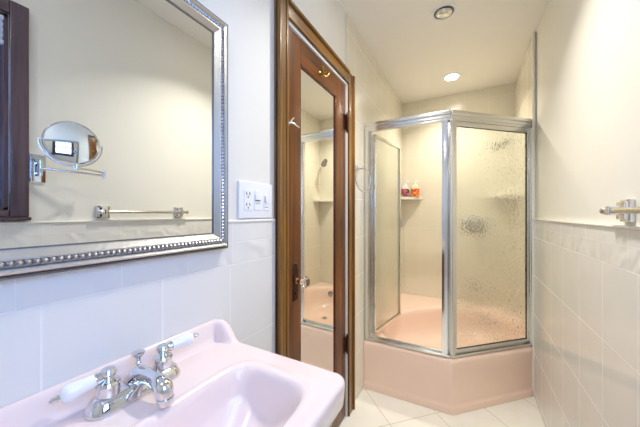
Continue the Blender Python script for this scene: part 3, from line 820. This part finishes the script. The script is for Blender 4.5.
edge = [G[i][0] for i in range(len(xs))]+[G[-1][j] for j in range(1, len(ys))]+[G[i][-1] for i in range(len(xs)-2, -1, -1)]+[G[0][j] for j in range(len(ys)-2, 0, -1)]
cen = Vector((-.43, .29, 0))
def low(z, ins):
    out = []
    for v in edge:
        x = v.co.x; y = v.co.y
        x2 = max(XL+.001, x-ins) if x > XL+.01 else XL+.001
        y2 = y-ins*max(-1, min(1, (y-cen.y)/.22)) ; out.append(b.verts.new((x2 if x > -.3 else x, y2, z)))
    return out
L1, L2, L3 = low(.806, .003), low(.800, .008), low(.800, .035)
for q, r in ((edge, L1), (L1, L2), (L2, L3)):
    for k in range(len(edge)): b.faces.new((q[k], q[(k+1) % len(edge)], r[(k+1) % len(edge)], r[k]))
obj('sink_bowl', b, 'pink', sink, smooth=60)
b = nb(); lathe(b, [(.022, 0), (.022, .003), (.017, .004), (.015, .001)], (BC[0], BC[1], sink_h(*BC)), (0,0,1), 24); obj('drain', b, 'chrome', sink, smooth=True)

# vanity cabinet below
vc = thing('vanity_cabinet', 'dark red-brown wooden cabinet under the pink sink', 'cabinet', (-.43, .29, 0))
cx1, cy0, cy1 = -.262, .06, .528
b = nb(); 
for (x0_, x1_, y0_, y1_, z0_, z1_) in ((XL+.012, cx1, cy0, cy0+.018, .06, .796), (XL+.012, cx1, cy1-.018, cy1, .06, .796), (XL+.012, XL+.024, cy0, cy1, .06, .796),
    (XL+.012, cx1, cy0, cy1, .06, .078), (XL+.03, cx1-.05, cy0, cy1, .0, .06)): box(b, x0_, x1_, y0_, y1_, z0_, z1_, 0, .0)
box(b, cx1-.02, cx1, cy0+.018, cy0+.05, .078, .796); box(b, cx1-.02, cx1, cy1-.05, cy1-.018, .078, .796); box(b, cx1-.02, cx1, cy0+.05, cy1-.05, .70, .745)
obj('carcass', b, 'cabinet', vc)
b = nb(); box(b, cx1-.10, cx1-.04, cy1, cy1+.008, .12, .72, 0, .006)
box(b, XL+.05, cx1-.14, cy1, cy1+.008, .12, .72, 0, .006); obj('side_panel', b, 'cabinet', vc, smooth=30)
ym = (cy0+cy1)/2
for k, (a_, c_) in enumerate(((cy0+.012, ym-.002), (ym+.002, cy1-.012))):
    b = nb(); box(b, cx1+.001, cx1+.018, a_, c_, .085, .745, 0, .004); box(b, cx1+.016, cx1+.024, a_+.04, c_-.04, .13, .70, 0, .006)
    dr = obj('cabinet_door', b, 'cabinet', vc, smooth=30)
    b = nb(); lathe(b, [(.006, 0), (.005, .012), (.012, .018), (.013, .024), (.006, .029)], (cx1+.018, c_-.02 if k == 0 else a_+.02, .62), (1,0,0), 18)
    obj('knob', b, 'brass', dr, smooth=True)

# ---------------------------------------------------------------- faucet
FX, FY, FZ = -.586, .297, DZK+.0008
fa = thing('faucet', 'chrome two-handle faucet with white porcelain levers on the pink sink', 'faucet', (FX, FY, FZ))
b = nb()
def stad(hw, hl, z, n=48):
    out = []
    for k in range(n):
        a_ = 2*PI*k/n; cx_ = hw*math.cos(a_); sy_ = hw*math.sin(a_); out.append(Vector((FX+cx_, FY+sy_+math.copysign(hl-hw, math.sin(a_) if abs(math.sin(a_)) > 1e-6 else 1), z)))
    return out
rs = [[b.verts.new(p) for p in stad(*s)] for s in ((.0300, .086, FZ), (.0300, .086, FZ+.004), (.028, .084, FZ+.008), (.0240, .080, FZ+.018), (.019, .074, FZ+.024), (.010, .060, FZ+.025))]
for q, r in zip(rs, rs[1:]):
    for k in range(48): b.faces.new((q[k], q[(k+1) % 48], r[(k+1) % 48], r[k]))
b.faces.new(rs[0][::-1]); b.faces.new(rs[-1])
obj('base', b, 'chrome', fa, smooth=50)
b = nb()
pts = smooth_pts([(FX-.006, FY, FZ+.016), (FX+.008, FY, FZ+.034), (FX+.036, FY, FZ+.040), (FX+.068, FY, FZ+.040), (FX+.088, FY, FZ+.032), (FX+.094, FY, FZ+.016)], 7)
n = len(pts); rad = []
for i in range(n):
    t = i/(n-1); rad.append(.024-.011*sstep(t/.45) if t < .5 else .013+.0035*math.sin((t-.5)/.5*PI))
tube(b, pts, rad, 22)
lathe(b, [(.022, -.002), (.021, .012), (.016, .022)], (FX, FY, FZ+.016), (0,0,1), 24)
obj('spout', b, 'chrome', fa, smooth=60)
b = nb(); lathe(b, [(.0145, .004), (.0150, -.002), (.0140, -.008), (.010, -.009)], (FX+.094, FY, FZ+.015), (0,0,1), 22); obj('aerator', b, 'chrome', fa, smooth=True)
b = nb(); lathe(b, [(.010, .018), (.006, .030), (.0035, .034), (.0035, .048), (.006, .051), (.0035, .055), (.005, .062), (.012, .070), (.0125, .073), (.006, .0765)], (FX-.010, FY+.006, FZ), (0,0,1), 18)
obj('lift_rod', b, 'chrome', fa, smooth=40)
for s in (-1, 1):
    hy_ = FY+s*.051
    b = nb(); lathe(b, [(.0225, .012), (.0225, .016), (.0185, .020), (.0180, .042), (.0198, .044), (.0175, .049), (.011, .052), (.008, .055), (.0115, .058), (.0135, .064), (.0105, .071), (.003, .074)], (FX, hy_, FZ), (0,0,1), 28)
    hd = obj('handle', b, 'chrome', fa, smooth=40)
    o_ = Vector((FX, hy_, FZ+.061)); dv = Vector((-.020, -.100, -.016)) if s < 0 else Vector((.020, .100, .008)); dv.normalize()
    b = nb(); lathe(b, [(.007, .006), (.0085, .010), (.0105, .016), (.0105, .019)], o_, dv, 18); obj('lever_collar', b, 'chrome', hd, smooth=True)
    b = nb(); lathe(b, [(.0095, .017), (.011, .020), (.0125, .032), (.0150, .048), (.0155, .055), (.0130, .062), (.008, .0655)], o_, dv, 22); obj('lever', b, 'porcelain', hd, smooth=True, label='white porcelain lever')
    b = nb(); lathe(b, [(.0075, .064), (.007, .068), (.004, .071), (.005, .075), (.002, .079)], o_, dv, 16); obj('lever_tip', b, 'chrome', hd, smooth=True)
